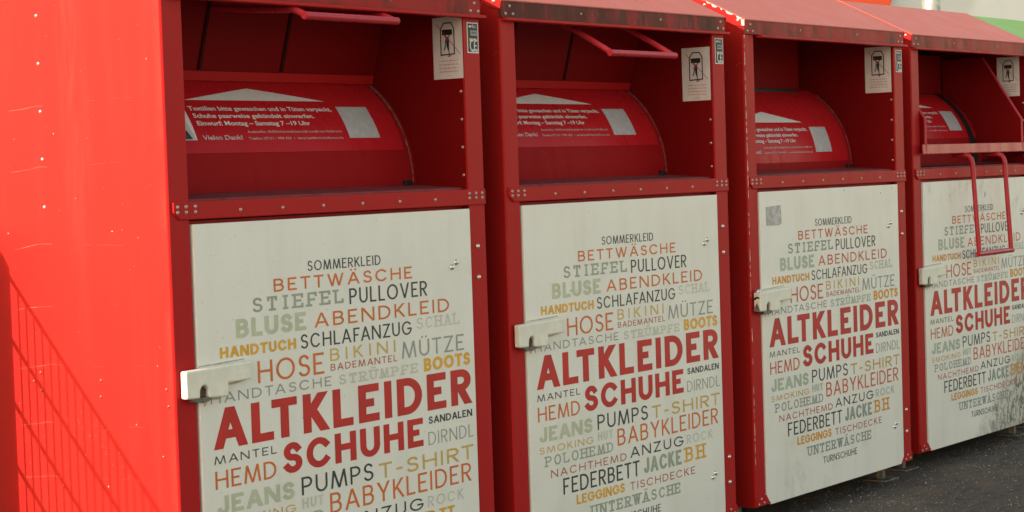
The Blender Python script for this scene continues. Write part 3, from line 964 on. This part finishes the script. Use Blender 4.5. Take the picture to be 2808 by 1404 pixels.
# ------------------------------------------------------------------ rod mesh fence left of the row, just out of the picture: its shadow falls on the nearest container
kx, kz = SUN.y / -SUN.x, SUN.z / -SUN.x
def caster(yv, zv, x):
    """the point in the plane at x that shades (yv, zv) on the side panel"""
    return Vector((x, yv + (XL - x) * kx, zv + (XL - x) * kz + G))
X0, X1 = -.20, -1.75
A = caster(.5215, -.117, X0)
dirn = Vector((-1, -.105 , 0))
fence = thing('mesh_fence', 'galvanised rod mesh fence running away from the nearest clothing bank', 'fence', (A.x, A.y, 0))
FL = (X0 - X1)
for k in range(8):
    z = A.z - .1465 * k
    if z < .03: break
    b = MB()
    b.tube([(.02, .002, z), (-FL, -.105 * FL, z)], .0055, 8)
    b.obj('rod', fence, M['zinc'], dz=0)
n = int(FL / .063)
for k in range(1, n):
    x = -.063 * k - .0
    b = MB()
    b.tube([(x, .105 * x, A.z), (x, .105 * x, .03)], .0031, 6)
    b.obj('wire', fence, M['zinc'], dz=0)
q = caster(.5195, -.048, X0)
for px in (0, -FL):
    b = MB()
    oy = q.y - A.y + .010 + .105 * px
    b.prism([(oy, 0), (oy, q.z - .034), (oy + .028, q.z), (oy + .10, q.z), (oy + .10, 0)], 0, px - .03, px + .03)
    b.obj('post', fence, M['zinc'], .003, dz=0)

# ------------------------------------------------------------------ ground
t = NT('asphalt')
g1 = t.noise(2.1, t.co((1, 1.6, 1), (3, 1, 0)), 6, 0.65)
g2 = t.noise(130, t.co(), 3, 0.7)
g3 = t.noise(14, t.co((1, 2.2, 1)), 5, 0.65)
c = t.mix(t.ramp(g2, 0.35, 0.7), (0.040, 0.034, 0.029), (0.108, 0.094, 0.080))
c = t.mix(t.ramp(g3, 0.48, 0.62, 0, 0.75), c, (0.026, 0.022, 0.020))
c = t.mix(t.ramp(g1, 0.47, 0.62, 0, 0.65), c, (0.115, 0.090, 0.068))
g5 = t.noise(210, t.co(), 2)
c = t.mix(t.ramp(g5, 0.60, 0.70, 0, 0.7), c, (0.22, 0.20, 0.175))
g4 = t.noise(3.3, t.co((1, 2.6, 1), (7.3, 2.2, 0)), 5, 0.6, 0.4)
c = t.mix(t.ramp(g4, 0.57, 0.70, 0, 0.65), c, (0.14, 0.065, 0.035))
t.base(c)
t.set(Roughness=0.8, Specular_IOR_Level=0.35)
t.bump(g2, 0.6, 0.006)
b = MB()
N = 48
xs = [-150 + 300 * k / N for k in range(N + 1)]
b.grid([[(x, y, 0) for x in xs] for y in xs], t.m)
gr = b.obj('ground', None, None, dz=0)
gr['kind'] = 'structure'
t = NT('bounce_fill_paving')  # unseen pale ground, added to bounce warm light onto the doors
f = t.noise(2.0, t.co(), 5)
t.base(t.mix(t.ramp(f, 0.3, 0.7), (0.30, 0.27, 0.23), (0.38, 0.35, 0.30)))
t.set(Roughness=0.85)
b = MB()
b.grid([[(-60, y, .004), (60, y, .004)] for y in (-40, -20, -8, -3.4)], t.m)
pv = b.obj('bounce_pavement', None, None, dz=0)
pv['kind'] = 'structure'
# glittering grit: chips of broken glass and light stones lying on the asphalt
M['grit'] = flat('glass_grit', (0.40, 0.38, 0.35), 0.4, 0.0, 0.5, 50, 0.5)
b = MB()
rr = random.Random(21)
for k in range(9500):
    x = rr.uniform(2.2, 6.6); y = .15 - abs(rr.gauss(0, .8))
    if y < -2.6: continue
    clump = .5 + .5 * math.sin(x * 5.1 + 1.3 * math.sin(y * 7)) * math.sin(y * 6.3 + x)
    if rr.random() > .25 + .75 * clump: continue
    a = rr.uniform(.0009, .0029) * (1.0 if rr.random() < .93 else 1.6)
    o = rr.uniform(0, 6.28)
    ps = [(x + a * math.cos(o + i * 2.1 + rr.uniform(-.3, .3)), y + a * math.sin(o + i * 2.1 + rr.uniform(-.3, .3)), rr.uniform(.0003, .001)) for i in range(3)]
    tp = (x + rr.uniform(-a, a) * .4, y + rr.uniform(-a, a) * .4, a * rr.uniform(.5, 1.1))
    b.face([ps[0], ps[1], tp]); b.face([ps[1], ps[2], tp]); b.face([ps[2], ps[0], tp])
gt = b.obj('glass_grit', None, M['grit'], dz=0)
gt['kind'] = 'stuff'
gt['label'] = 'light glass grit scattered over the dark asphalt'
gt['category'] = 'grit'

# ------------------------------------------------------------------ background: building, orange panel, lamp post
t = NT('pale_render')
f = t.noise(1.5, t.co((1, 1, 0.5)), 4)
t.base(t.mix(t.ramp(f, 0.3, 0.7), (0.62, 0.65, 0.63), (0.65, 0.68, 0.66)))
t.set(Roughness=0.8)
t.bump(t.noise(40, t.co(), 3), 0.2, 0.01)
bld = thing('warehouse', 'pale grey rendered building wall far behind the containers', 'building', (28.5, 12, 0), R(-21))
b = MB()
b.box(-22, 30, 0, 12, 0, 7)
b.obj('wall', bld, t.m, dz=0)
b = MB()
b.box(-22.1, 30.1, -.12, 12.1, 7.0, 7.25)
b.obj('roof', bld, M['zinc'], dz=0)
M['orange'] = flat('orange_panel', (0.85, 0.085, 0.016), 0.5, var=0.05)
b = MB()
b.prism([(-6.0, -2.4), (-1.5, -2.4), (1.0, 1.4), (-6.0, 1.4)], 1, -.14, -.006)
o = b.obj('wall_panel', None, M['orange'], .01, dz=0)
o.location = (28.55, 12, 2.71 + G)
o.rotation_euler = (0, 0, R(-21))
o['label'] = 'bright orange panel with a slanted edge on the pale building wall'
o['category'] = 'panel'
lamp = thing('street_lamp', 'galvanised steel lamp post rising behind the red container roofs', 'lamp post', (10.53, 3.0, 0))
b = MB()
b.tube([(0, 0, 0), (0, 0, 1.0), (0, 0, 6)], [.0735, .0725, .05], 24)
b.obj('pole', lamp, M['zinc'], dz=0, smooth=True)
b = MB()
b.tube([(0, 0, 5.9), (0, -.4, 6.1), (0, -.9, 6.15)], .03, 10)
b.obj('arm', lamp, M['zinc'], dz=0, smooth=True)
b = MB()
b.box(-.12, .12, -1.5, -.85, 6.1, 6.22)
b.obj('lamp_head', lamp, M['zinc'], .03, dz=0)
